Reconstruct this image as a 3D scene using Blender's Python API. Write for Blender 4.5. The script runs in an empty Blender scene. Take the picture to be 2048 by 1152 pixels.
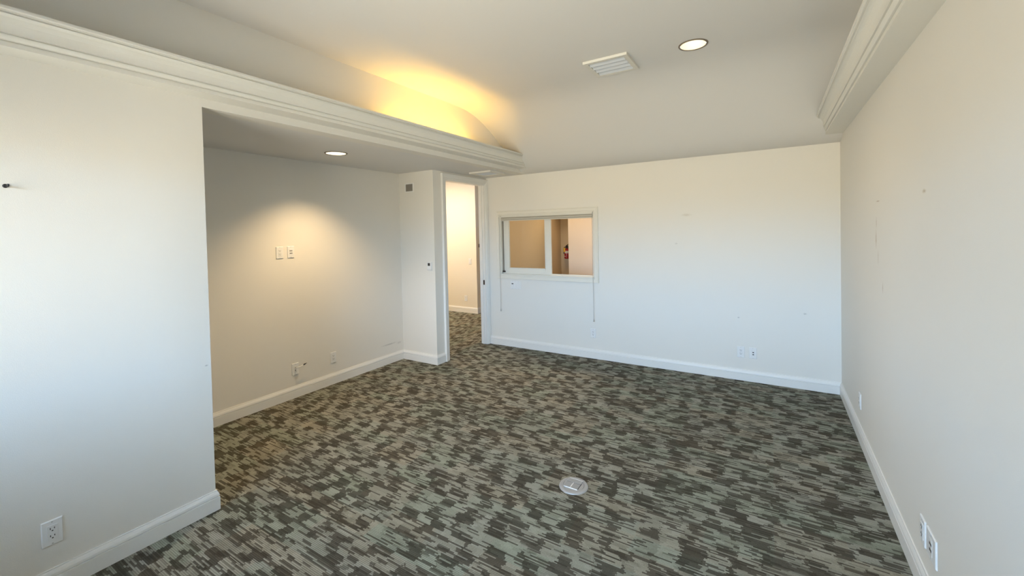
import bpy, bmesh, math, random
from mathutils import Vector, Matrix
random.seed(7)
scene = bpy.context.scene
COL = scene.collection

# ------------------------------------------------------------------ camera
FPX, CX, CY = 842.49, 1024.0, 477.98
YAW, PITCH, ROLL = -0.55185, -0.019056, -0.022065
CAM_H = 1.6
cyw, syw = math.cos(YAW), math.sin(YAW)
fwd = Vector((syw*math.cos(PITCH), cyw*math.cos(PITCH), math.sin(PITCH)))
right = Vector((cyw, -syw, 0)); up = right.cross(fwd)
r2 = right*math.cos(ROLL) + up*math.sin(ROLL)
u2 = -right*math.sin(ROLL) + up*math.cos(ROLL)
cam = bpy.data.cameras.new('camera'); cam_o = bpy.data.objects.new('camera', cam); COL.objects.link(cam_o)
cam.sensor_fit = 'HORIZONTAL'; cam.sensor_width = 36.0
cam.lens = FPX/2048*36.0
cam.shift_x = -(CX-1024)/2048; cam.shift_y = -(576-CY)/2048
cam.clip_start = 0.02
M = Matrix((r2, u2, -fwd)).transposed().to_4x4(); M.translation = Vector((0, 0, CAM_H))
cam_o.matrix_world = M
scene.camera = cam_o

# ------------------------------------------------------------------ view, world, daylight
vs = scene.view_settings
vs.view_transform = 'Standard'; vs.look = 'None'; vs.gamma = 1.0; vs.use_curve_mapping = False
vs.exposure = 0.74
SKY = 18.5
world = bpy.data.worlds.new('sky'); scene.world = world; world.use_nodes = True
wn = world.node_tree; wn.nodes.clear()
tc = wn.nodes.new('ShaderNodeTexCoord'); sp = wn.nodes.new('ShaderNodeSeparateXYZ')
mr = wn.nodes.new('ShaderNodeMapRange'); rp = wn.nodes.new('ShaderNodeValToRGB')
bg = wn.nodes.new('ShaderNodeBackground'); wo = wn.nodes.new('ShaderNodeOutputWorld')
wn.links.new(tc.outputs['Generated'], sp.inputs[0]); wn.links.new(sp.outputs['Z'], mr.inputs['Value'])
mr.inputs['From Min'].default_value = -1; mr.inputs['From Max'].default_value = 1
wn.links.new(mr.outputs['Result'], rp.inputs[0]); wn.links.new(rp.outputs[0], bg.inputs[0]); wn.links.new(bg.outputs[0], wo.inputs[0])
cr = rp.color_ramp; cr.elements[0].position = 0.0; cr.elements[0].color = (.57, .53, .46, 1)
cr.elements[1].position = 1.0; cr.elements[1].color = (.34, .58, 1.0, 1)
e = cr.elements.new(.50); e.color = (.60, .56, .49, 1)
e = cr.elements.new(.535); e.color = (.55, .83, 1.28, 1)
bg.inputs['Strength'].default_value = SKY

# ------------------------------------------------------------------ dimensions (metres)
XL, XR, XA, XC = -2.797, 0.550, -4.027, -3.457
YB, YE, YC, YF = -0.55, 1.1555, 3.8306, 4.9375
ZT, ZS, ZK, ZC = 2.3565, 2.4047, 2.5422, 2.9218
ZBASE = 0.115
TW = 0.12
TD = 0.085                                  # door wall
DY0, DY1, DZ = 4.045, 4.884, 2.262          # door opening
WX0, WX1, WZ0, WZ1 = -3.222, -1.862, 1.000, 1.815   # reception window opening
RB_Y, RB_X = 6.614, -4.895                  # hall wall beyond the door
RC_X, RC_Y = -3.45, 7.394                   # reception side wall and end wall
BW = [(-2.65, -1.35), (-1.20, 0.36)]         # daylight windows in the back wall
BZ0, BZ1 = 0.90, 2.15

for (a, b) in BW:                            # portals guide daylight through the back windows
    l = bpy.data.lights.new('daylight_portal', 'AREA'); l.shape = 'RECTANGLE'
    l.size = b-a; l.size_y = BZ1-BZ0; l.cycles.is_portal = True
    o = bpy.data.objects.new('daylight_portal', l); COL.objects.link(o)
    o.location = ((a+b)/2, YB-TW-.01, (BZ0+BZ1)/2); o.rotation_euler = (math.radians(90), 0, 0)

def lamp(name, kind, loc, power, color, rot=(0, 0, 0), **kw):
    l = bpy.data.lights.new(name, kind); l.energy = power; l.color = color
    for k, v in kw.items(): setattr(l, k, v)
    o = bpy.data.objects.new(name, l); COL.objects.link(o); o.location = loc; o.rotation_euler = rot
    return o
# lamp lying in the trough behind the left cornice
lamp('cove_lamp', 'AREA', (XL+.105, 3.08, ZS+.05), 4.2, (1.0, .57, .10), (math.radians(180), math.radians(-14), 0), shape='RECTANGLE', size=.05, size_y=1.08)
# ceiling lamps of the hall and the reception room behind
lamp('hall_lamp', 'AREA', (-5.55, 5.4, 2.68), 40.0, (1.0, .79, .54), shape='DISK', size=.5)
lamp('reception_lamp', 'AREA', (-2.2, 5.75, 2.46), 12.0, (1.0, .74, .50), shape='DISK', size=.4)
lamp('reception_spot', 'SPOT', (-3.14, 6.62, 2.46), 16.0, (1.0, .70, .38), spot_size=math.radians(95), spot_blend=.8, shadow_soft_size=.04)

# ------------------------------------------------------------------ materials
def nmat(name):
    m = bpy.data.materials.new(name); m.use_nodes = True
    nt = m.node_tree; b = nt.nodes['Principled BSDF']
    return m, nt, b
class NG:
    def __init__(s, nt): s.nt = nt
    def n(s, t, **kw):
        x = s.nt.nodes.new(t)
        for k, v in kw.items(): setattr(x, k, v)
        return x
    def put(s, sock, v):
        if hasattr(v, 'is_output') or isinstance(v, bpy.types.NodeSocket): s.nt.links.new(v, sock)
        else: sock.default_value = v
    def m(s, op, a, b=0.0, c=0.0):
        x = s.n('ShaderNodeMath', operation=op); s.put(x.inputs[0], a); s.put(x.inputs[1], b); s.put(x.inputs[2], c); return x.outputs[0]
    def comb(s, x, y, z=0.0):
        c = s.n('ShaderNodeCombineXYZ'); s.put(c.inputs[0], x); s.put(c.inputs[1], y); s.put(c.inputs[2], z); return c.outputs[0]
    def white(s, v):
        w = s.n('ShaderNodeTexWhiteNoise', noise_dimensions='3D'); s.nt.links.new(v, w.inputs['Vector']); return w.outputs['Value']
    def noise(s, v, scale, detail=3.0, rough=.5):
        w = s.n('ShaderNodeTexNoise'); s.nt.links.new(v, w.inputs['Vector']); w.inputs['Scale'].default_value = scale
        w.inputs['Detail'].default_value = detail; w.inputs['Roughness'].default_value = rough; return w.outputs[0]
    def ramp(s, f, stops):
        r = s.n('ShaderNodeValToRGB'); s.nt.links.new(f, r.inputs[0]); el = r.color_ramp.elements
        el[0].position, el[0].color = stops[0]; el[1].position, el[1].color = stops[-1]
        for p, c in stops[1:-1]: q = el.new(p); q.color = c
        return r.outputs[0]
    def mix(s, f, a, b, mode='MIX'):
        x = s.n('ShaderNodeMix', data_type='RGBA', blend_type=mode); s.put(x.inputs[0], f); s.put(x.inputs[6], a); s.put(x.inputs[7], b); return x.outputs[2]
    def bump(s, h, strength, dist):
        b = s.n('ShaderNodeBump'); s.put(b.inputs['Height'], h); b.inputs['Strength'].default_value = strength; b.inputs['Distance'].default_value = dist; return b.outputs[0]

def C(r, g, b): return (r, g, b, 1)
def paint(name, col, rough=.6, peel=.25, scuffs=()):
    """painted drywall: fine roller texture, faint mottling, optional scuff marks (world position, half sizes, strength, colour)"""
    m, nt, b = nmat(name); g = NG(nt)
    geo = g.n('ShaderNodeNewGeometry').outputs['Position']
    big = g.noise(geo, 1.3, 2)
    base = g.mix(g.m('MULTIPLY', big, .25), C(*col), C(col[0]*.93, col[1]*.925, col[2]*.91))
    for (p, half, st, sc) in scuffs:
        v = g.n('ShaderNodeVectorMath', operation='SUBTRACT'); nt.links.new(geo, v.inputs[0]); v.inputs[1].default_value = p
        d = g.n('ShaderNodeVectorMath', operation='DIVIDE'); nt.links.new(v.outputs[0], d.inputs[0]); d.inputs[1].default_value = half
        ln = g.n('ShaderNodeVectorMath', operation='LENGTH'); nt.links.new(d.outputs[0], ln.inputs[0])
        nz = g.noise(geo, 60, 3, .7)
        f = g.m('SUBTRACT', 1.35, g.m('ADD', ln.outputs['Value'], g.m('MULTIPLY', nz, .9)))
        cl = g.n('ShaderNodeClamp'); nt.links.new(f, cl.inputs[0])
        base = g.mix(g.m('MULTIPLY', cl.outputs[0], min(1.0, st*1.7)), base, C(*sc))
    nt.links.new(base, b.inputs['Base Color']); b.inputs['Roughness'].default_value = rough
    b.inputs['Specular IOR Level'].default_value = .3
    nt.links.new(g.bump(g.noise(geo, 260, 3), peel, .0012), b.inputs['Normal'])
    return m
def plain(name, col, rough=.45, metal=0.0, spec=.5, grain=0.0):
    m, nt, b = nmat(name); g = NG(nt)
    geo = g.n('ShaderNodeTexCoord').outputs['Object']
    nz = g.noise(geo, 90, 2)
    nt.links.new(g.mix(g.m('MULTIPLY', nz, .3), C(*col), C(*[c*.9 for c in col])), b.inputs['Base Color'])
    b.inputs['Roughness'].default_value = rough; b.inputs['Metallic'].default_value = metal; b.inputs['Specular IOR Level'].default_value = spec
    if grain: nt.links.new(g.bump(nz, grain, .001), b.inputs['Normal'])
    return m
def emit(name, col, st):
    m, nt, b = nmat(name)
    b.inputs['Base Color'].default_value = C(.8, .8, .8); b.inputs['Emission Color'].default_value = C(*col); b.inputs['Emission Strength'].default_value = st
    return m

def carpet(name, rot=False):
    m, nt, b = nmat(name); g = NG(nt)
    geo = g.n('ShaderNodeNewGeometry').outputs['Position']
    s = g.n('ShaderNodeSeparateXYZ'); nt.links.new(geo, s.inputs[0])
    x, y = s.outputs[0], s.outputs[1]
    if rot: x, y = y, x
    wob = g.noise(g.comb(g.m('MULTIPLY', x, 2.0), g.m('MULTIPLY', y, 2.0)), 3.0, 2)
    PITCH_ = .0085                                        # one rib of loops
    row = g.m('FLOOR', g.m('DIVIDE', y, PITCH_))
    rjit = g.m('MULTIPLY', g.m('SUBTRACT', g.white(g.comb(row, 3.3)), .5), .018)
    def layer(h, L, seed, par):
        # bands of ribs of uneven height, cut into dashes of uneven length, ends ragged rib by rib
        yy = g.m('ADD', y, g.m('MULTIPLY', g.m('SUBTRACT', g.white(g.comb(row, seed+9.1)), .5), h*.28))
        R = g.m('FLOOR', g.m('DIVIDE', yy, h))
        off = g.m('MULTIPLY', g.white(g.comb(R, seed)), 7.0)
        u = g.m('ADD', g.m('DIVIDE', g.m('ADD', x, rjit), L), off)
        u = g.m('ADD', u, g.m('MULTIPLY', g.white(g.comb(g.m('FLOOR', g.m('MULTIPLY', u, .5)), R, seed+.7)), .6))
        c = g.m('FLOOR', u)
        w = g.white(g.comb(c, R, seed+5.5))
        if par: w = g.m('ADD', g.m('MULTIPLY', w, 1-par), g.m('MULTIPLY', g.m('FLOORED_MODULO', c, 2.0), par))
        return w
    a = layer(.056, .098, 1.7, .40); c2 = layer(.0255, .080, 12.3, .25); c3 = layer(.0085, .075, 31.9, 0.0)
    v = g.m('ADD', g.m('MULTIPLY', a, .60), g.m('MULTIPLY', c2, .40))
    tone = g.ramp(v, [(.12, C(.125, .114, .088)), (.40, C(.172, .160, .126)), (.445, C(.190, .178, .140)), (.465, C(.39, .386, .318)), (.64, C(.50, .497, .418)), (.88, C(.57, .566, .482))])
    def step(x_, lo, hi):
        q = g.n('ShaderNodeMapRange'); nt.links.new(x_, q.inputs['Value']); q.inputs['From Min'].default_value = lo; q.inputs['From Max'].default_value = hi; return q.outputs[0]
    tone = g.mix(g.m('MULTIPLY', step(c3, .26, .20), .80), tone, C(.10, .086, .063))      # single dark ribs
    col = g.mix(g.m('MULTIPLY', step(c3, .90, .94), .75), tone, C(.48, .475, .40))          # single light ribs
    hue = g.ramp(g.white(g.comb(g.m('FLOOR', g.m('DIVIDE', x, .31)), g.m('FLOOR', g.m('DIVIDE', y, .12)), 8.8)), [(.0, C(1.06, .99, .92)), (.5, C(1, 1, 1)), (1.0, C(.95, 1.02, .97))])
    col = g.mix(1.0, col, hue, 'MULTIPLY')
    fine = g.noise(g.comb(g.m('MULTIPLY', x, .45), y), 330, 3, .7)
    col = g.mix(g.m('MULTIPLY', g.m('SUBTRACT', fine, .25), 1.1), g.mix(1.0, col, C(.42, .42, .42), 'MULTIPLY'), col)
    fr = g.m('FRACT', g.m('DIVIDE', y, PITCH_))
    rib = g.m('ABSOLUTE', g.m('SUBTRACT', fr, .5))       # 0 on a rib's crown, .5 in the gap
    gap = g.n('ShaderNodeMapRange'); nt.links.new(rib, gap.inputs['Value']); gap.inputs['From Min'].default_value = .32; gap.inputs['From Max'].default_value = .5
    col = g.mix(g.m('MULTIPLY', gap.outputs[0], .62), col, C(.03, .028, .02))
    nt.links.new(col, b.inputs['Base Color']); b.inputs['Roughness'].default_value = .95; b.inputs['Specular IOR Level'].default_value = .12
    hgt = g.m('ADD', g.m('MULTIPLY', g.m('SUBTRACT', .5, rib), 1.2), g.m('MULTIPLY', fine, .8))
    nt.links.new(g.bump(hgt, .7, .003), b.inputs['Normal'])
    return m

WALLC = (.80, .776, .715)
TAN, BROWN, GREY = (.42, .34, .22), (.38, .27, .17), (.42, .41, .38)
M_WALL = paint('wall_paint', WALLC)
M_WALL_R = paint('wall_paint_scuffed', WALLC, scuffs=[
    ((XR, 2.426, 1.73), (.03, .035, .012), .5, TAN), ((XR, 3.33, 1.731), (.03, .07, .006), .5, BROWN),
    ((XR, 3.375, 1.60), (.03, .014, .05), .35, BROWN), ((XR, 3.386, 1.50), (.03, .014, .075), .6, BROWN),
    ((XR, 3.33, 1.39), (.03, .012, .06), .35, BROWN), ((XR, 3.21, 1.22), (.03, .014, .045), .35, BROWN)])
M_WALL_F = paint('wall_paint_marked', WALLC, scuffs=[
    ((-.297, YF, .649), (.014, .03, .010), .7, GREY), ((.272, YF, .734), (.022, .03, .012), .5, GREY),
    ((-.79, YF, 1.733), (.07, .03, .02), .22, TAN), ((-.9, YF, 1.42), (.02, .03, .012), .3, GREY)])
M_WALL_A = paint('wall_paint_rubbed', WALLC, scuffs=[
    ((XA, 3.60, .235), (.03, .16, .014), .45, GREY), ((XA, 3.76, .22), (.03, .05, .02), .3, GREY), ((XA, 2.40, .19), (.03, .03, .03), .3, TAN)])
M_WALL_L = paint('wall_paint_left', WALLC, scuffs=[((XL, 1.132, .859), (.03, .012, .006), .6, GREY)])
M_CEIL = paint('ceiling_paint', (.77, .76, .735), .7, .4)
M_HALL = paint('hall_paint', (.82, .76, .64))
M_RECEP = paint('reception_paint', (.62, .50, .33))
M_RECEP2 = paint('reception_light_paint', (.78, .70, .60))
M_TRIM = plain('trim_paint', (.82, .81, .77), .35)
M_CORN = plain('cornice_paint', (.80, .785, .72), .45)
M_CARPET = carpet('carpet_tiles'); M_CARPET2 = carpet('hall_carpet', True)
M_PLATE = plain('white_plastic', (.82, .82, .80), .35)
M_INSERT = plain('white_device', (.80, .80, .78), .3)
M_DARK = plain('dark_slot', (.03, .027, .022), .5)
M_BLACK = plain('black_plastic', (.015, .015, .017), .4)
M_SCREW = plain('screw', (.55, .55, .52), .35, .6)
M_GREY = plain('grey_grille', (.27, .25, .22), .6)
M_VENT = plain('vent_enamel_daylit', (.66, .70, .75), .4)  # the blue of the daylight is tinted into the slat colour
M_VBACK = plain('vent_hole_shade', (.14, .14, .14), .8)  # dark colour painted for the shade of an open duct
M_RING = plain('light_trim', (.20, .16, .12), .4)
M_REFL = plain('light_reflector', (.85, .80, .66), .25)
M_BRONZE = plain('bronze', (.045, .03, .02), .35, .7)
M_FBOX = plain('floor_box_cover', (.40, .395, .39), .32, .25)
M_FLID = plain('floor_box_lid', (.36, .36, .355), .35, .2)
M_FEDGE = plain('floor_box_bright', (.9, .9, .9), .2, .3)
M_RED = plain('red_enamel', (.30, .012, .014), .25)
M_YEL = plain('yellow_tag', (.78, .47, .04), .5)
M_LABEL = plain('label_paper', (.72, .62, .54), .6)
M_SHADE = plain('shade_fabric', (.56, .51, .42), .8)
M_WTRIM = plain('window_trim_paint', (.78, .755, .67), .45)
M_VFRAME = plain('vent_frame_paint', (.76, .74, .68), .5)
M_CORD = plain('cord', (.45, .44, .41), .6)
M_STRIPE = plain('shadow_gap', (.10, .09, .075), .5)
M_LENS = emit('lamp_lens', (1.0, .90, .70), 9.0)
M_LENS2 = emit('lamp_lens_soft', (1.0, .88, .62), 3.0)
def glass_mat():
    m = bpy.data.materials.new('glass'); m.use_nodes = True; nt = m.node_tree; nt.nodes.clear()
    t = nt.nodes.new('ShaderNodeBsdfTransparent'); t.inputs[0].default_value = (.93, .93, .90, 1)
    gl = nt.nodes.new('ShaderNodeBsdfGlossy'); gl.inputs['Roughness'].default_value = .02
    fr = nt.nodes.new('ShaderNodeFresnel'); fr.inputs[0].default_value = 1.45
    mx = nt.nodes.new('ShaderNodeMixShader'); o = nt.nodes.new('ShaderNodeOutputMaterial')
    nt.links.new(fr.outputs[0], mx.inputs[0]); nt.links.new(t.outputs[0], mx.inputs[1]); nt.links.new(gl.outputs[0], mx.inputs[2]); nt.links.new(mx.outputs[0], o.inputs[0])
    return m
M_GLASS = glass_mat()

# ------------------------------------------------------------------ mesh helpers
def link(name, bm, mat, parent=None, smooth=False):
    me = bpy.data.meshes.new(name); bmesh.ops.recalc_face_normals(bm, faces=bm.faces); bm.to_mesh(me); bm.free()
    if mat: me.materials.append(mat)
    if smooth: me.polygons.foreach_set('use_smooth', [True]*len(me.polygons))
    o = bpy.data.objects.new(name, me); COL.objects.link(o)
    if parent: o.parent = parent
    return o
def addbox(bm, x0, x1, y0, y1, z0, z1, bev=0.0):
    t = bmesh.new() if bev else bm
    v = [t.verts.new((x, y, z)) for x in (x0, x1) for y in (y0, y1) for z in (z0, z1)]
    for f in ((0, 1, 3, 2), (4, 6, 7, 5), (0, 4, 5, 1), (2, 3, 7, 6), (0, 2, 6, 4), (1, 5, 7, 3)): t.faces.new([v[i] for i in f])
    if bev:
        bmesh.ops.bevel(t, geom=t.edges[:], offset=bev, segments=2, affect='EDGES', profile=.6)
        me = bpy.data.meshes.new('tmp'); t.to_mesh(me); t.free(); bm.from_mesh(me); bpy.data.meshes.remove(me)
    return bm
def box(name, x0, x1, y0, y1, z0, z1, mat, parent=None, bev=0.0):
    return link(name, addbox(bmesh.new(), x0, x1, y0, y1, z0, z1, bev), mat, parent)
def structure(o): o['kind'] = 'structure'; return o
def tag(o, label, cat, group=None):
    o['label'] = label; o['category'] = cat
    if group: o['group'] = group
    return o
def thing(name, label, cat, loc, rz=0.0, group=None):
    o = bpy.data.objects.new(name, None); COL.objects.link(o); o.empty_display_size = .05
    o.location = loc; o.rotation_euler = (0, 0, rz); return tag(o, label, cat, group)
def sempty(name, loc):
    o = bpy.data.objects.new(name, None); COL.objects.link(o); o.empty_display_size = .05; o.location = loc; o['kind'] = 'structure'; return o
def loops_fill(bm, loops, axis, co):
    """planar face set bounded by the first loop with the other loops as holes; loop points are 2D, axis is the constant axis"""
    edges = []
    for lp in loops:
        vs_ = []
        for (a, b) in lp:
            p = {'x': (co, a, b), 'y': (a, co, b), 'z': (a, b, co)}[axis]
            vs_.append(bm.verts.new(p))
        edges += [bm.edges.new((vs_[i], vs_[(i+1) % len(vs_)])) for i in range(len(vs_))]
    return bmesh.ops.triangle_fill(bm, use_beauty=True, use_dissolve=False, edges=edges)
def slab(name, loops, axis, c0, c1, mat, parent=None):
    """plate with holes, extruded from c0 to c1 along axis"""
    bm = bmesh.new(); res = loops_fill(bm, loops, axis, c0)
    faces = [f for f in res['geom'] if isinstance(f, bmesh.types.BMFace)]
    ext = bmesh.ops.extrude_face_region(bm, geom=faces)
    d = {'x': Vector((c1-c0, 0, 0)), 'y': Vector((0, c1-c0, 0)), 'z': Vector((0, 0, c1-c0))}[axis]
    bmesh.ops.translate(bm, verts=[v for v in ext['geom'] if isinstance(v, bmesh.types.BMVert)], vec=d)
    # extrude_face_region keeps the first cap only when asked: rebuild it
    loops_fill(bm, loops, axis, c0)
    bmesh.ops.remove_doubles(bm, verts=bm.verts, dist=1e-5)
    return link(name, bm, mat, parent)
def rect(a0, a1, b0, b1): return [(a0, b0), (a1, b0), (a1, b1), (a0, b1)]
def circ(cx, cy, r, n=40): return [(cx+r*math.cos(2*math.pi*i/n), cy+r*math.sin(2*math.pi*i/n)) for i in range(n)]
def lathe(bm, prof, n=32, loc=(0, 0, 0), closed=False):
    rings = []
    for (r, z) in prof:
        if r < 1e-6: rings.append([bm.verts.new((loc[0], loc[1], loc[2]+z))])
        else: rings.append([bm.verts.new((loc[0]+r*math.cos(2*math.pi*i/n), loc[1]+r*math.sin(2*math.pi*i/n), loc[2]+z)) for i in range(n)])
    pairs = list(zip(rings, rings[1:])) + ([(rings[-1], rings[0])] if closed else [])
    for a, b in pairs:
        for i in range(n):
            j = (i+1) % n
            if len(a) == 1 and len(b) == 1: continue
            if len(a) == 1: bm.faces.new((a[0], b[i], b[j]))
            elif len(b) == 1: bm.faces.new((a[i], a[j], b[0]))
            else: bm.faces.new((a[i], a[j], b[j], b[i]))
    return bm
def tube(bm, pts, r, n=10, cap=True):
    pts = [Vector(p) for p in pts]; rings = []
    for i, p in enumerate(pts):
        d = (pts[min(i+1, len(pts)-1)]-pts[max(i-1, 0)]).normalized()
        a = d.orthogonal().normalized() if i == 0 else (pa - d*pa.dot(d)).normalized()
        pa = a; b_ = d.cross(a); rr = r[i] if isinstance(r, (list, tuple)) else r
        rings.append([bm.verts.new(p + (a*math.cos(2*math.pi*k/n)+b_*math.sin(2*math.pi*k/n))*rr) for k in range(n)])
    for p, q in zip(rings, rings[1:]):
        for k in range(n): bm.faces.new((p[k], p[(k+1) % n], q[(k+1) % n], q[k]))
    if cap: bm.faces.new(rings[0]); bm.faces.new(rings[-1])
    return bm
def smooth_by_angle(o, deg=40):
    me = o.data; me.polygons.foreach_set('use_smooth', [True]*len(me.polygons))
    bm = bmesh.new(); bm.from_mesh(me)
    for ed in bm.edges:
        if len(ed.link_faces) == 2 and ed.calc_face_angle(0) > math.radians(deg): ed.smooth = False
    bm.to_mesh(me); bm.free(); return o

# ------------------------------------------------------------------ room shell
# cove of the ceiling at the far wall: flat, then an ogee sweep down to the wall head
COVE = [(3.52, ZC), (3.62, 2.9155), (3.72, 2.902), (3.83, 2.877), (3.95, 2.836), (4.08, 2.778), (4.21, 2.710), (4.34, 2.635),
        (4.46, 2.562), (4.57, 2.492), (4.68, 2.430), (4.78, 2.390), (4.87, 2.366), (YF, ZT)]
def catmull(P, n=5):
    out = []
    for i in range(len(P)-1):
        p0, p1, p2, p3 = P[max(i-1, 0)], P[i], P[i+1], P[min(i+2, len(P)-1)]
        for k in range(n):
            t = k/n
            out.append(tuple(.5*((2*p1[c]) + (-p0[c]+p2[c])*t + (2*p0[c]-5*p1[c]+4*p2[c]-p3[c])*t*t + (-p0[c]+3*p1[c]-3*p2[c]+p3[c])*t**3) for c in (0, 1)))
    return out + [P[-1]]
CV = catmull(COVE)
def cove_y(z):
    if z >= ZC: return CV[0][0]
    for (y0, z0), (y1, z1) in zip(CV, CV[1:]):
        if z1 <= z <= z0: return y0 + (y1-y0)*(z0-z)/max(z0-z1, 1e-9)
    return YF

structure(slab('floor', [rect(XA-.12, XR+.12, YB-.12, YF+.12)], 'z', 0, -.05, M_CARPET))
bpy.data.objects['floor']['label'] = 'grey green carpet with streaky broken stripes covering the room'
# the hall floor begins at the middle of the door opening, on the main floor's level
structure(slab('floor_hall', [rect(-7.0, XC-.045, YC+TW, 8.6)], 'z', .0015, -.05, M_CARPET2))
structure(slab('floor_reception', [rect(RC_X, .8, YF+TW, 9.0)], 'z', 0, -.05, M_CARPET))

LCX, LCY, AX, AY = -.471, 3.33, -3.43, 2.493     # recessed lights: main ceiling, alcove
bm = bmesh.new()
loops_fill(bm, [rect(XL-.06, XR+.06, YB-.1, CV[0][0]), circ(LCX, LCY, .086)], 'z', ZC)
prev = None
for (y, z) in CV:
    cur = [bm.verts.new((XL-.06, y, z)), bm.verts.new((XR+.06, y, z))]
    if prev: bm.faces.new((prev[0], prev[1], cur[1], cur[0]))
    prev = cur
bmesh.ops.remove_doubles(bm, verts=bm.verts, dist=1e-5)
structure(link('ceiling', bm, M_CEIL, smooth=True))
structure(slab('ceiling_alcove', [rect(XA-.05, XL-.12, YE-.05, YF+.02), circ(AX, AY, .086)], 'z', ZT, ZT+.02, M_CEIL))

# left wall: full height near part, header over the alcove, upper wall following the cove
poly = [(YB-.1, 0), (YE, 0), (YE, ZT), (YF, ZT)] + [(y, z) for (y, z) in reversed(CV)][1:] + [(YB-.1, ZC)]
structure(slab('wall_left', [poly], 'x', XL, XL-.12, M_WALL_L))
structure(box('wall_return', XA-.1, XL-.121, YE-.12, YE, 0, ZT+.02, M_WALL))
structure(box('wall_alcove', XA-.12, XA, YE-.12, YC, 0, ZT+.05, M_WALL_A))
structure(box('wall_column', XA-.12, XC, YC, YC+TW, 0, ZT+.05, M_WALL))
structure(slab('wall_door', [[(YC+TW, 0), (DY0, 0), (DY0, DZ), (DY1, DZ), (DY1, 0), (YF, 0), (YF, ZT+.05), (YC+TW, ZT+.05)]], 'x', XC, XC-TD, M_WALL))
structure(slab('wall_far', [rect(XC-TW, XR+.12, 0, ZT+.35), rect(WX0, WX1, WZ0, WZ1)], 'y', YF, YF+TW, M_WALL_F))
structure(box('wall_right', XR, XR+.12, YB-.1, YF, 0, ZC+.05, M_WALL_R))
structure(slab('wall_back', [rect(XL-.12, XR+.12, 0, ZC+.05)] + [rect(a, b, BZ0, BZ1) for a, b in BW], 'y', YB, YB-TW, M_WALL))

structure(box('added_eave', XL-.6, XR+.6, YB-TW-1.25, YB-TW-.06, 2.30, 2.38, M_TRIM))  # unseen overhang, added to cut the high sky off from the back windows

# hall behind the door
structure(box('wall_hall_end', -7.0, RB_X, RB_Y, RB_Y+.12, 0, 2.8, M_HALL))
structure(box('wall_hall_jamb', RB_X-.12, RB_X, RB_Y+.12, 8.6, 0, 2.8, M_RECEP2))
structure(box('wall_hall_far', -7.0, RC_X-TW, 8.6, 8.7, 0, 2.8, M_RECEP2))
structure(box('wall_hall_side', -7.1, -7.0, YC+TW, 8.7, 0, 2.8, M_HALL))
structure(box('wall_hall_near', -7.0, XA-.12, YC, YC+TW, 0, 2.8, M_HALL))
structure(box('wall_hall_upper', XA-.12, XC, YC, YC+TW, ZT+.05, 2.8, M_HALL))
structure(box('ceiling_hall', -7.1, XC-TW, YC, 8.7, 2.8, 2.85, M_CEIL))
structure(box('wall_partition', RC_X-TW, RC_X, YF+TW, 8.7, 0, 2.8, M_RECEP))
# reception room behind the sliding window
structure(box('wall_reception_end', RC_X, -2.6, RC_Y, RC_Y+.12, 0, 2.6, M_RECEP))
structure(box('wall_reception_front', -.4454*6.75, .8, 6.75, RC_Y, 0, 2.6, M_RECEP2))
structure(box('wall_reception_side', .8, .9, YF+TW, 7.0, 0, 2.6, M_RECEP2))
structure(box('ceiling_reception', RC_X, .9, YF+TW, RC_Y+.2, 2.5, 2.55, M_CEIL))

# ------------------------------------------------------------------ baseboards (one profile swept with mitred corners)
BPROF = [(0, 0), (.0165, 0), (.0165, .0750), (.0095, .0762), (.0095, .0808), (.0155, .0822), (.0135, .0930), (.0095, .1030), (.0065, .1090), (.0060, ZBASE), (0, ZBASE)]
def sweep(path, prof, names, mat, z0=0.0):
    """path runs so that the room lies on its right-hand side; one object per segment"""
    P = [Vector(p) for p in path]
    nrm = []
    for a, b in zip(P, P[1:]):
        d = (b-a).normalized(); nrm.append(Vector((d.y, -d.x)))
    off = []
    for i in range(len(P)):
        if i == 0: off.append(nrm[0])
        elif i == len(P)-1: off.append(nrm[-1])
        else:
            m_ = (nrm[i-1]+nrm[i]); off.append(m_ / max(m_.dot(nrm[i]), 1e-6))
    for i, nm in enumerate(names):
        bm = bmesh.new(); rings = []
        for k in (i, i+1):
            rings.append([bm.verts.new((P[k].x+off[k].x*o_, P[k].y+off[k].y*o_, z0+z)) for o_, z in prof])
        n = len(prof)
        for k in range(n): bm.faces.new((rings[0][k], rings[0][(k+1) % n], rings[1][(k+1) % n], rings[1][k]))
        bm.faces.new(rings[0]); bm.faces.new(rings[1])
        structure(link(nm, bm, mat))
sweep([(XL, YB), (XL, YE), (XA, YE), (XA, YC), (XC, YC), (XC, DY0-.072)], BPROF,
      ['baseboard_left', 'baseboard_return', 'baseboard_alcove', 'baseboard_column', 'baseboard_door'], M_TRIM)
sweep([(XC+.034, YF), (XR, YF), (XR, YB), (XL, YB)], BPROF, ['baseboard_far', 'baseboard_right', 'baseboard_back'], M_TRIM)
sweep([(-7.0, RB_Y), (RB_X, RB_Y), (RB_X, 8.6)], BPROF, ['baseboard_hall_end', 'baseboard_hall_jamb'], M_TRIM)

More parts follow.
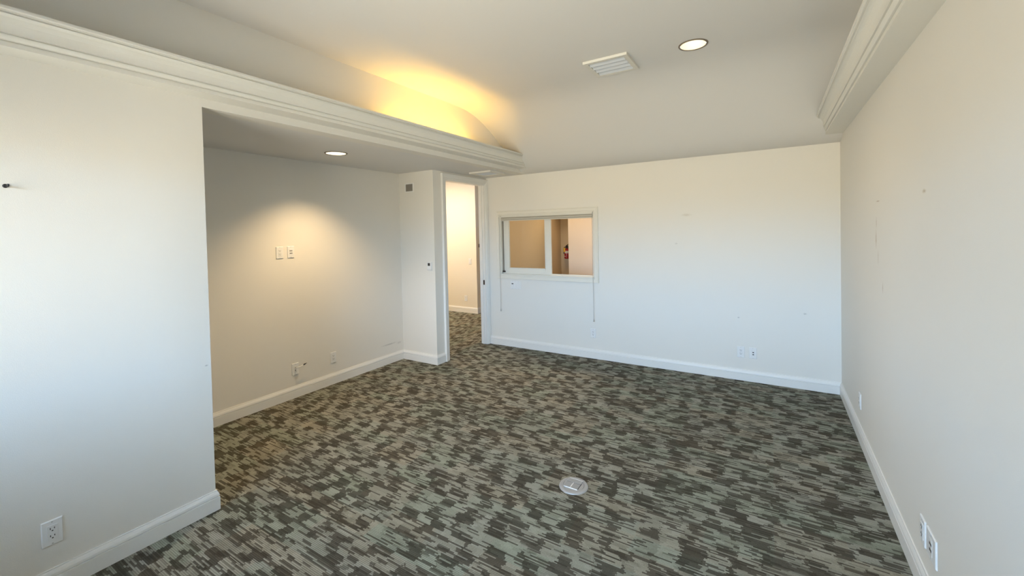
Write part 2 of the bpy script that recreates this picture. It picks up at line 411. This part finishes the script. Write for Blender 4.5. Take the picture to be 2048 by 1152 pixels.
# ------------------------------------------------------------------ cornices: hollow light troughs with a crown moulding face
W1, W2, HK = .1275, .2112, ZK-ZS
cor = [(0, 0), (W1, 0), (W1, .0195), (W1-.005, .0205), (W1-.005, .0245), (W1+.007, .0262), (W1+.015, .034), (W1+.0185, .0425), (W1+.0125, .0440), (W1+.0125, .0490), (W1+.0235, .0500), (W1+.0235, .0520)]
n = 12
for k in range(1, n+1):
    t = k/n*math.pi/2
    cor.append((W1+.0235+.044*(1-math.cos(t)), .0520+.060*math.sin(t)))
cor += [(W1+.0685, .1125), (W1+.0625, .1140), (W1+.0625, .1190), (W1+.0755, .1205), (W1+.0765, .1240), (W2, .1265), (W2, HK), (W2-.02, HK), (W2-.025, .118), (W1-.005, .045), (W1-.012, .016), (0, .016)]
def cornice(name, x0, sx):
    bm = bmesh.new(); A, B = [], []
    for (o_, z) in cor:
        A.append(bm.verts.new((x0+sx*o_, YB, ZS+z))); B.append(bm.verts.new((x0+sx*o_, cove_y(ZS+z)+.003, ZS+z)))
    n = len(cor)
    for k in range(n): bm.faces.new((A[k], A[(k+1) % n], B[(k+1) % n], B[k]))
    fa = bm.faces.new(A); fb = bm.faces.new(B)
    bmesh.ops.triangulate(bm, faces=[fa, fb])
    o = link(name, bm, M_CORN); smooth_by_angle(o, 25); return structure(o)
cornice('trim_1', XL, 1); cornice('trim_2', XR, -1)

# ------------------------------------------------------------------ door frame
door = sempty('door_1', (XC, DY0, 0))
def dpart(name, x0, x1, y0, y1, z0, z1, mat, bev=.0):
    o = box(name, x0-XC, x1-XC, y0-DY0, y1-DY0, z0, z1, mat, door, bev); return o
dpart('jamb', XC-TD-.005, XC+.004, DY0-.001, DY0+.012, 0, DZ, M_TRIM)
jb = dpart('jamb', XC-TD-.005, XC+.004, DY1-.012, DY1+.001, 0, DZ, M_TRIM)
dpart('head_jamb', XC-TD-.005, XC+.004, DY0, DY1, DZ-.012, DZ+.001, M_TRIM)
dpart('door_stop', XC-.07, XC-.035, DY0+.012, DY0+.022, 0, DZ-.012, M_TRIM)
dpart('door_stop', XC-.07, XC-.035, DY1-.022, DY1-.012, 0, DZ-.012, M_TRIM)
CPROF = [(0, 0), (.0, .012), (.010, .014), (.014, .019), (.028, .019), (.040, .024), (.060, .026), (.070, .030), (.075, .028), (.075, 0)]   # across, out
def casing(name, p0, p1, across, out, prof, parent, org, mit0=0.0, mit1=0.0, mat=None):
    """moulded board from p0 to p1; 'across' points away from the opening, 'out' away from the wall; mitres lengthen the outer edge"""
    p0, p1, across, out, org = map(Vector, (p0, p1, across, out, org)); d = (p1-p0).normalized()
    bm = bmesh.new(); A, B = [], []
    for a, o_ in prof:
        A.append(bm.verts.new(p0-d*a*mit0+across*a+out*o_-org)); B.append(bm.verts.new(p1+d*a*mit1+across*a+out*o_-org))
    n = len(prof)
    for k in range(n): bm.faces.new((A[k], A[(k+1) % n], B[(k+1) % n], B[k]))
    fa, fb = bm.faces.new(A), bm.faces.new(B); bmesh.ops.triangulate(bm, faces=[fa, fb])
    return link(name, bm, mat or M_TRIM, parent)
g0 = .004
O0 = (XC, DY0, 0)
casing('casing', (XC, DY0+g0, 0), (XC, DY0+g0, DZ-g0), (0, -1, 0), (1, 0, 0), CPROF, door, O0, 0, 1)
casing('casing', (XC, DY1-g0, 0), (XC, DY1-g0, DZ-g0), (0, 1, 0), (1, 0, 0), [(a*.72, b*1.2) for a, b in CPROF], door, O0, 0, 1)
casing('head_casing', (XC, DY0+g0, DZ-g0), (XC, DY1-g0, DZ-g0), (0, 0, 1), (1, 0, 0), CPROF, door, O0, 1, 1)
casing('casing', (XC-TD, DY0+g0, 0), (XC-TD, DY0+g0, DZ-g0), (0, -1, 0), (-1, 0, 0), CPROF, door, O0, 0, 1)
sk = dpart('strike_plate', XC-.062, XC-.012, DY1-.0155, DY1-.0118, .845, .912, M_BRONZE); sk['label'] = 'dark bronze strike plate'
# latch strike on the far jamb in the hall
dk = bmesh.new(); addbox(dk, 0, .004, -.02, .02, -.035, .035, .0012)
o = link('latch_plate', dk, M_BRONZE); o.location = (RB_X, RB_Y+.10, 1.325); tag(o, 'small dark latch plate on the shaded hall jamb', 'latch plate')

# ------------------------------------------------------------------ reception window
win = sempty('window_1', (WX0, YF, WZ0)); OW = (WX0, YF, WZ0)
WP = [(0, 0), (0, .010), (.012, .012), (.016, .017), (.045, .018), (.056, .022), (.062, .020), (.062, 0)]
casing('casing', (WX0, YF, WZ0), (WX0, YF, WZ1), (-1, 0, 0), (0, -1, 0), WP, win, OW, 1, 1, M_WTRIM)
casing('casing', (WX1, YF, WZ0), (WX1, YF, WZ1), (1, 0, 0), (0, -1, 0), WP, win, OW, 1, 1, M_WTRIM)
casing('head_casing', (WX0, YF, WZ1), (WX1, YF, WZ1), (0, 0, 1), (0, -1, 0), WP, win, OW, 1, 1, M_WTRIM)
casing('sill_casing', (WX0, YF, WZ0), (WX1, YF, WZ0), (0, 0, -1), (0, -1, 0), WP, win, OW, 1, 1, M_WTRIM)
def wpart(name, x0, x1, y0, y1, z0, z1, mat, par=win, bev=.0): return box(name, x0-WX0, x1-WX0, y0-YF, y1-YF, z0-WZ0, z1-WZ0, mat, par, bev)
wpart('jamb', WX0-.001, WX0+.010, YF-.002, YF+TW, WZ0, WZ1, M_WTRIM)
wpart('jamb', WX1-.010, WX1+.001, YF-.002, YF+TW, WZ0, WZ1, M_WTRIM)
wpart('head_jamb', WX0, WX1, YF-.002, YF+TW, WZ1-.010, WZ1+.001, M_WTRIM)
wpart('sill', WX0, WX1, YF-.022, YF+TW, WZ0-.001, WZ0+.010, M_WTRIM, bev=.003)
wpart('sill_track', WX0+.01, WX1-.01, YF+.028, YF+.034, WZ0+.010, WZ0+.022, M_WTRIM)
wpart('sill_track', WX0+.01, WX1-.01, YF+.062, YF+.068, WZ0+.010, WZ0+.022, M_WTRIM)
SX0, SX1 = -3.200, -2.462
SZ0, SZ1 = WZ0+.012, WZ1-.010
PX0, PX1, PZ0 = -3.118, -2.546, 1.083
sash = wpart('sash', SX0, PX0, YF+.036, YF+.060, SZ0, SZ1, M_WTRIM)      # left stile carries the rest of the sash
def spart(*a, **k): return wpart(*a, par=sash, **k)
spart('stile', PX1, SX1, YF+.036, YF+.060, SZ0, SZ1, M_WTRIM, bev=.003)
spart('bottom_rail', PX0, PX1, YF+.036, YF+.060, SZ0, PZ0, M_WTRIM, bev=.003)
spart('top_rail', PX0, PX1, YF+.036, YF+.060, SZ1-.05, SZ1, M_WTRIM, bev=.003)
for (a, b, c, d) in ((PX0, PX0+.008, PZ0, SZ1-.05), (PX1-.008, PX1, PZ0, SZ1-.05), (PX0, PX1, PZ0, PZ0+.008)):
    spart('glazing_bead', a, b, YF+.034, YF+.062, c, d, M_WTRIM)
spart('pane', PX0, PX1, YF+.046, YF+.050, PZ0, SZ1-.05, M_GLASS)
wpart('gap_strip', WX0+.016, WX0+.021, YF+.030, YF+.036, SZ0, SZ1, M_STRIPE)  # dark strip painted as the shade in the gap beside the sash

# pleated shade drawn up to the head of the window
sh = thing('window_shade', 'raised beige pleated shade with two hanging cords on the reception window', 'window shade', (WX0, YF, WZ1-.075))
def shp(name, x0, x1, y0, y1, z0, z1, mat, par=sh, bev=0.0): return box(name, x0-WX0, x1-WX0, y0-YF, y1-YF, z0-(WZ1-.075), z1-(WZ1-.075), mat, par, bev)
shp('headrail', WX0+.012, WX1-.004, YF-.036, YF+.020, WZ1-.026, WZ1-.011, M_WTRIM, bev=.002)
for k in range(3):
    z1 = WZ1-.031-k*.0120
    bm = bmesh.new(); addbox(bm, .013, WX1-WX0-.006, -.010-.012*(k == 1), .016, z1-.0085-(WZ1-.075), z1-(WZ1-.075), .003); link('pleat', bm, M_SHADE if k != 1 else M_WTRIM, sh)
shp('bottom_rail', WX0+.012, WX1-.005, YF-.032, YF+.018, WZ1-.0755, WZ1-.0665, M_WTRIM, bev=.003)
shp('backing', WX0+.013, WX1-.006, YF+.005, YF+.012, WZ1-.070, WZ1-.012, M_SHADE)
for xx, zb, zt in ((-3.226, .485, WZ1-.02), (-1.866, .465, WZ1-.02)):
    bm = bmesh.new(); tube(bm, [(xx-WX0+.001*math.sin(i*.7), -.034, zb+.03+(zt-zb-.03)*i/14-(WZ1-.075)) for i in range(15)], .0022, 8)
    cd = link('cord', bm, M_CORD, sh, True)
    bm = bmesh.new(); lathe(bm, [(0, 0), (.006, .002), (.007, .012), (.0045, .030), (.0022, .038), (0, .038)], 12, (xx-WX0, -.034, zb-.004-(WZ1-.075))); link('cord_weight', bm, M_CORD, cd, True)
bm = bmesh.new(); tube(bm, [(-3.192-WX0, .010, WZ1-.070-(WZ1-.075)), (-3.190-WX0, .010, 1.04-(WZ1-.075))], .003, 8); wd = link('gap_shade_line', bm, M_STRIPE, sh, True)  # dark rod drawn for the shaded gap between frame and sash
bm = bmesh.new(); addbox(bm, -3.203-WX0, -3.168-WX0, .000, .020, 1.028-(WZ1-.075), 1.048-(WZ1-.075), .002); link('latch_foot', bm, M_BLACK, wd)  # black block for the latch foot at the bottom of that gap

# ------------------------------------------------------------------ daylight windows in the back wall
for i, (a, b) in enumerate(BW):
    w = sempty('window_%d' % (i+2), (a, YB, BZ0))
    def bp(name, x0, x1, z0, z1, y0=-.09, y1=-.04, mat=M_TRIM): return box(name, x0-a, x1-a, y0, y1, z0-BZ0, z1-BZ0, mat, w)
    bp('frame_side', a, a+.05, BZ0, BZ1); bp('frame_side', b-.05, b, BZ0, BZ1); bp('frame_rail', a+.05, b-.05, BZ0, BZ0+.05); bp('frame_rail', a+.05, b-.05, BZ1-.05, BZ1)
    bp('mullion', (a+b)/2-.025, (a+b)/2+.025, BZ0+.05, BZ1-.05)
    for x0, x1 in ((a+.05, (a+b)/2-.025), ((a+b)/2+.025, b-.05)): bp('pane', x0, x1, BZ0+.05, BZ1-.05, -.068, -.064, M_GLASS)
    bp('sill', a-.04, b+.04, BZ0-.03, BZ0, -.02, .05)

# ------------------------------------------------------------------ wall plates (local frame: plate in XZ facing -Y, origin at its centre on the wall)
def bev_plate(w, h, t=.006, b=.0028):
    """wall plate with sloping edges"""
    bm = bmesh.new(); s = b
    A = [(-w/2, -h/2), (w/2, -h/2), (w/2, h/2), (-w/2, h/2)]
    r0 = [bm.verts.new((x, 0, z)) for x, z in A]; r1 = [bm.verts.new((x, -t*.5, z)) for x, z in A]
    r3 = [bm.verts.new((x*(1-2*s/w), -t, z*(1-2*s/h))) for x, z in A]
    for p, q in ((r0, r1), (r1, r3)):
        for k in range(4): bm.faces.new((p[k], p[(k+1) % 4], q[(k+1) % 4], q[k]))
    bm.faces.new(r3); bm.faces.new(r0); return bm
def screws(t, h, xs=(0,)):
    for x in xs:
        for z in (-h/2+.008, h/2-.008):
            bm = bmesh.new(); lathe(bm, [(0, 0), (.0030, 0), (.0026, .0012), (0, .0014)], 10); bmesh.ops.rotate(bm, verts=bm.verts, cent=(0, 0, 0), matrix=Matrix.Rotation(math.radians(90), 3, 'X'))
            bmesh.ops.translate(bm, verts=bm.verts, vec=(x, -.0058, z)); link('screw', bm, M_SCREW, t)
def slots(par, zs, y, mat=M_DARK):
    for z in zs:
        for dx, dz, w, h in ((-.0065, .004, .0026, .0085), (.0065, .004, .0026, .0070), (0, -.0065, .0050, .0045)):
            bm = bmesh.new(); addbox(bm, dx-w/2, dx+w/2, y-.0008, y+.001, z+dz-h/2, z+dz+h/2); link('slot', bm, mat, par)
W_, H_ = .0685, .1135
OUT_G = 'wall outlets'
def outlet(label, loc, rz, slotmat=M_DARK):
    t = thing('wall_outlet', label, 'outlet', loc, rz, OUT_G)
    link('cover_plate', bev_plate(W_, H_), M_PLATE, t)
    bm = bmesh.new(); addbox(bm, -.0180, .0180, -.0054, -.0040, -.0355, .0355); link('shadow_gap', bm, M_GREY, t)
    bm = bmesh.new(); addbox(bm, -.0168, .0168, -.0078, -.003, -.0335, .0335, .0008); d = link('receptacle', bm, M_INSERT, t)
    slots(d, (.0165, -.0165), -.0078, slotmat); screws(t, H_); return t
def dataplate(label, loc, rz, ports, w=W_, h=H_):
    t = thing('data_plate', label, 'data outlet', loc, rz, 'data outlets')
    link('cover_plate', bev_plate(w, h), M_PLATE, t)
    bm = bmesh.new(); addbox(bm, -.0168, .0168, -.0072, -.003, -.0335, .0335, .0008); d = link('insert', bm, M_INSERT, t)
    for (x, z, pw, ph) in ports:
        bm = bmesh.new(); addbox(bm, x-pw/2, x+pw/2, -.0080, -.005, z-ph/2, z+ph/2); link('port', bm, M_DARK, d)
    screws(t, h); return t
FAR, LEFT, RIGHT = 0.0, math.radians(90), math.radians(-90)
outlet('white outlet low on the near left wall, closest to the camera', (XL, .4985, .2775), LEFT)
outlet('white outlet high in the alcove, left of the data plate under the downlight', (XA, 2.273, 1.440), LEFT)
dataplate('white data plate with four dark ports high in the alcove', (XA, 2.383, 1.441), LEFT, [(x, z, .010, .0095) for x in (-.0075, .0075) for z in (-.012, .012)])
dataplate('white low alcove data plate with a short cable plugged in', (XA, 2.391, .282), LEFT, [(0, .014, .010, .010), (0, -.012, .009, .009), (0.004, -.028, .006, .004)])
outlet('white outlet low in the alcove, right of the plate with cable', (XA, 2.816, .283), LEFT)
outlet('white outlet below the right end of the reception window', (-1.8875, YF, .312), FAR)
outlet('white outlet on the far wall, left of the low data plate', (-.279, YF, .293), FAR)
dataplate('white data plate with two dark ports low on the far wall', (-.170, YF, .293), FAR, [(.002, .009, .013, .010), (.002, -.013, .013, .010)])
outlet('white outlet low on the right wall near the far corner', (XR, 3.965, .289), RIGHT)
outlet('white outlet on the right wall, farther of the close pair', (XR, 2.445, .266), RIGHT)
t = dataplate('wide white data plate on the right wall, nearer of the close pair', (XR, 2.328, .270), RIGHT, [(x, z, .011, .010) for x in (-.008, .008) for z in (-.013, .013)], .115, .114)
outlet('white outlet above the baseboard on the bright hall wall', (-5.176, RB_Y, .286), FAR)
t = thing('light_switch', 'white single rocker switch on the bright hall wall', 'light switch', (-5.05, RB_Y, 1.018), FAR)
link('cover_plate', bev_plate(.066, .112), M_PLATE, t)
bm = bmesh.new(); addbox(bm, -.016, .016, -.010, -.004, -.033, .033, .002); link('rocker', bm, M_INSERT, t); screws(t, .112)
# three-gang switch below the window
t = thing('switch_panel', 'white three gang switch panel below the reception window', 'light switch', (-2.997, YF, .857), FAR)
link('cover_plate', bev_plate(.160, .1135), M_PLATE, t)
for k, x in enumerate((-.046, 0, .046)):
    bm = bmesh.new(); addbox(bm, x-.0175, x+.0175, -.0056, -.004, -.0345, .0345); link('shadow_gap', bm, M_GREY, t)
    if k:
        bm = bmesh.new()
        vs_ = [bm.verts.new(p) for p in ((x-.0165, -.004, -.033), (x+.0165, -.004, -.033), (x+.0165, -.004, .033), (x-.0165, -.004, .033), (x-.0165, -.0105, -.033), (x+.0165, -.0105, -.033), (x+.0165, -.0070, .033), (x-.0165, -.0070, .033))]
        for f in ((0, 1, 2, 3), (4, 5, 6, 7), (0, 1, 5, 4), (2, 3, 7, 6), (1, 2, 6, 5), (0, 3, 7, 4)): bm.faces.new([vs_[i] for i in f])
        link('rocker', bm, M_INSERT, t)
    else:
        bm = bmesh.new(); addbox(bm, x-.0165, x+.0165, -.0082, -.004, -.033, .033, .001); d = link('timer', bm, M_INSERT, t)
        bm = bmesh.new(); addbox(bm, x-.014, x+.014, -.0095, -.007, .010, .022); link('display', bm, M_DARK, d)
        for z in (-.004, -.018):
            bm = bmesh.new(); addbox(bm, x-.010, x+.010, -.0092, -.007, z-.004, z+.004); link('button', bm, M_PLATE, d)
screws(t, .1135, (-.046, 0, .046))
# short loose cable in the low alcove plate
bm = bmesh.new(); tube(bm, [(XA+.008, 2.391, .296), (XA+.03, 2.394, .298), (XA+.045, 2.41, .302), (XA+.048, 2.440, .310), (XA+.046, 2.452, .313)], .0042, 8)
cb = link('cable', bm, M_PLATE, None, True); tag(cb, 'short white cable with black connector sticking out of the low alcove plate', 'cable')
bm = bmesh.new(); tube(bm, [(XA+.046, 2.450, .3125), (XA+.045, 2.472, .318)], [.0065, .0065], 8); tube(bm, [(XA+.045, 2.472, .318), (XA+.044, 2.487, .322)], .003, 8); link('connector', bm, M_BLACK, cb)
# thermostat on the column
t = thing('thermostat', 'small white thermostat with dark screen on the column', 'thermostat', (-3.535, YC, 1.193), FAR)
bm = bmesh.new(); addbox(bm, -.034, .034, -.018, 0, -.050, .050, .004); link('housing', bm, M_PLATE, t)
bm = bmesh.new(); addbox(bm, -.0215, .0135, -.0195, -.017, .006, .040, .0006); link('screen', bm, M_DARK, t)
for x in (-.018, 0.0, .018):
    bm = bmesh.new(); addbox(bm, x-.006, x+.006, -.0195, -.017, -.028, -.020, .0008); link('button', bm, M_INSERT, t)
bm = bmesh.new(); addbox(bm, -.034, .034, -.0185, -.015, -.0440, -.0420); link('seam', bm, M_GREY, t)
# small grille near the top of the column
t = thing('wall_grille', 'small square grey grille in a white frame high on the column', 'grille', (-3.848, YC, 2.168), FAR)
gw, gh = .118, .088
for (x0, x1, z0, z1) in ((-gw/2-.014, -gw/2, -gh/2-.013, gh/2+.013), (gw/2, gw/2+.014, -gh/2-.013, gh/2+.013), (-gw/2, gw/2, gh/2, gh/2+.013), (-gw/2, gw/2, -gh/2-.013, -gh/2)):
    bm = bmesh.new(); addbox(bm, x0, x1, -.007, 0, z0, z1, .0015); link('frame', bm, M_PLATE, t)
bm = bmesh.new(); addbox(bm, -gw/2, gw/2, -.002, 0, -gh/2, gh/2); link('backing', bm, M_GREY, t)
for k in range(9):
    z = -gh/2+gh*(k+.5)/9; bm = bmesh.new(); addbox(bm, -gw/2, gw/2, -.005, -.002, z-.0032, z+.0020); link('slat', bm, M_GREY, t)
# black hook at the left edge
t = thing('wall_hook', 'small black hook screwed into the near left wall', 'hook', (XL, .406, 1.841), LEFT)
bm = bmesh.new(); lathe(bm, [(0, 0), (.0085, 0), (.0085, .003), (.004, .005), (0, .005)], 16); bmesh.ops.rotate(bm, verts=bm.verts, cent=(0, 0, 0), matrix=Matrix.Rotation(math.radians(90), 3, 'X')); link('rosette', bm, M_BLACK, t, False)
bm = bmesh.new(); tube(bm, [(0, -.004, 0), (.002, -.016, -.001), (.004, -.024, -.003), (.004, -.030, .001), (.004, -.031, .007)], [.0038, .0038, .0042, .0042, .003], 8); link('peg', bm, M_BLACK, t, True)

# ------------------------------------------------------------------ recessed ceiling lights
def downlight(label, x, y, z, lens):
    t = thing('recessed_light', label, 'ceiling light', (x, y, z), 0, 'recessed ceiling lights')
    bm = bmesh.new(); lathe(bm, [(.0865, 0), (.0865, -.004), (.091, -.0065), (.098, -.005), (.101, 0)], 48, closed=True); o = link('trim_ring', bm, M_RING, t, True)
    bm = bmesh.new(); lathe(bm, [(.0855, -.002), (.084, .02), (.076, .06), (.066, .085), (.0, .085)], 48); link('reflector', bm, M_REFL, t, True)
    bm = bmesh.new(); lathe(bm, [(0, .052), (.03, .050), (.052, .054), (.060, .066), (.052, .080), (0, .083)], 40); link('lamp', bm, lens, t, True)
    return t
downlight('recessed ceiling light in the main ceiling beside the air vent', LCX, LCY, ZC, M_LENS2)
downlight('recessed light in the low alcove ceiling', AX, AY, ZT, M_LENS)
lamp('alcove_spot', 'SPOT', (AX, AY, ZT+.035), 60.0, (1.0, .71, .38), spot_size=math.radians(112), spot_blend=.85, shadow_soft_size=.03)
lamp('ceiling_spot', 'SPOT', (LCX, LCY, ZC+.035), 14.0, (1.0, .82, .58), spot_size=math.radians(120), spot_blend=.8, shadow_soft_size=.05)

# ------------------------------------------------------------------ air vents
def vent(label, x, y, z, half, nsl, depth):
    t = thing('air_vent', label, 'air vent', (x, y, z), 0, 'ceiling air vents')
    fl = .034; h = half
    for (x0, x1, y0, y1, nm) in ((-h, h, -h, -h+fl, 'frame'), (-h, h, h-fl, h, 'frame'), (-h, -h+fl, -h+fl, h-fl, 'frame'), (h-fl, h, -h+fl, h-fl, 'frame')):
        bm = bmesh.new(); addbox(bm, x0, x1, y0, y1, -.020, 0, .002); link(nm, bm, M_VFRAME, t)
    bm = bmesh.new(); addbox(bm, -h+fl, h-fl, -h+fl, h-fl, -.003, 0); link('backing', bm, M_VBACK, t)  # dark sheet standing in for the shaded hole above the slats
    inner = 2*(h-fl); p = inner/nsl
    bm = bmesh.new(); n = 5; up_, dn = [], []
    for k in range(n+1):                                  # curved blade
        s = k/n; yy = p*.72*s; zz = -depth*.95*(s**1.8)-.002
        up_.append((yy, zz)); dn.append((yy+.0008, zz-.0012))
    prof = up_+dn[::-1]
    A = [bm.verts.new((-h+fl, a, b)) for a, b in prof]; B = [bm.verts.new((h-fl, a, b)) for a, b in prof]
    for k in range(len(prof)): bm.faces.new((A[k], A[(k+1) % len(prof)], B[(k+1) % len(prof)], B[k]))
    bm.faces.new(A); bm.faces.new(B)
    s0 = link('slat', bm, M_VENT, t); s0.location.y = -h+fl
    for k in range(1, nsl):
        c = s0.copy(); COL.objects.link(c); c.parent = t; c.location.y = -h+fl+k*p
    return t
vent('white square air vent with curved slats in the main ceiling', -1.085, 3.345, ZC, .1755, 4, .021)
vent('flat white air vent in the low ceiling above the doorway', -3.105, 4.467, ZT, .165, 8, .012)

# ------------------------------------------------------------------ floor box
fb = thing('floor_box', 'round grey floor outlet box cover set in the carpet', 'floor outlet', (-1.064, 2.398, 0), 0)
bm = bmesh.new(); lathe(bm, [(0, .004), (.064, .004), (.066, .0085), (.080, .0085), (.087, .006), (.0905, .0005), (.0905, -.002), (0, -.002)], 64); smooth_by_angle(link('cover_ring', bm, M_FBOX, fb), 50)
bm = bmesh.new(); lathe(bm, [(0, .0072), (.0625, .0072), (.0635, .006), (.0635, .003), (0, .003)], 64); link('cover_disc', bm, M_FBOX, fb)
for (x0, x1, y0, y1, nm) in ((-.050, -.0105, -.038, .0155, 'lid'), (-.0055, .039, -.038, .0155, 'lid'), (-.050, .039, .0205, .056, 'flap')):
    bm = bmesh.new(); addbox(bm, x0, x1, y0, y1, .006, .0100, .0010); link(nm, bm, M_FLID, fb)
bm = bmesh.new(); addbox(bm, -.0105, -.0055, -.040, .0155, .006, .0110); link('hinge_bar', bm, M_FEDGE, fb)
bm = bmesh.new(); addbox(bm, -.052, .040, -.0405, -.038, .006, .0108); link('edge_bar', bm, M_FEDGE, fb)
bm = bmesh.new(); addbox(bm, -.050, .040, .0565, .0590, .006, .0108); link('edge_bar', bm, M_FEDGE, fb)
bm = bmesh.new(); addbox(bm, -.052, .042, .0160, .0200, .0060, .0082); link('seam', bm, M_DARK, fb)
bm = bmesh.new(); addbox(bm, .0395, .0420, -.038, .030, .0060, .0082); link('seam', bm, M_DARK, fb)

# ------------------------------------------------------------------ fire extinguisher in the reception room
ex = thing('fire_extinguisher', 'small red fire extinguisher with yellow tag hanging on the reception wall', 'fire extinguisher', (-3.303, RC_Y-.062, 1.052), 0)
bm = bmesh.new(); lathe(bm, [(0, .004), (.036, 0), (.044, .006), (.045, .02), (.045, .150), (.040, .172), (.024, .190), (.013, .196), (.013, .205), (0, .205)], 28); link('cylinder', bm, M_RED, ex, True)
bm = bmesh.new(); lathe(bm, [(.0455, .104), (.0460, .105), (.0460, .149), (.0455, .150)], 28); link('label_band', bm, M_LABEL, ex, True)
bm = bmesh.new(); addbox(bm, -.034, -.004, -.0460, -.030, .044, .053); link('label_strip', bm, M_LABEL, ex)
bm = bmesh.new(); lathe(bm, [(0, .200), (.016, .200), (.016, .216), (.012, .228), (0, .228)], 16); addbox(bm, -.012, .020, -.014, .014, .206, .222, .002); link('valve', bm, M_BLACK, ex)
for z0, z1, tip in ((.222, .236, .246), (.236, .252, .275)):
    bm = bmesh.new(); tube(bm, [(-.018, 0, z0), (.0, 0, z1), (.038, 0, tip)], [.007, .008, .005], 8); link('handle', bm, M_BLACK, ex)
bm = bmesh.new(); tube(bm, [(-.014, -.004, .212), (-.034, -.008, .222), (-.052, -.010, .205), (-.057, -.010, .17), (-.054, -.010, .13), (-.047, -.012, .09)], [.006, .007, .008, .008, .008, .010], 10); link('hose', bm, M_BLACK, ex, True)
bm = bmesh.new(); addbox(bm, -.040, -.006, -.054, -.051, .132, .208, .0012); link('tag', bm, M_YEL, ex)
bm = bmesh.new(); addbox(bm, -.012, .012, .045, .0615, .10, .235, .002); addbox(bm, -.012, .012, .012, .0615, .225, .235); link('bracket', bm, M_DARK, ex)
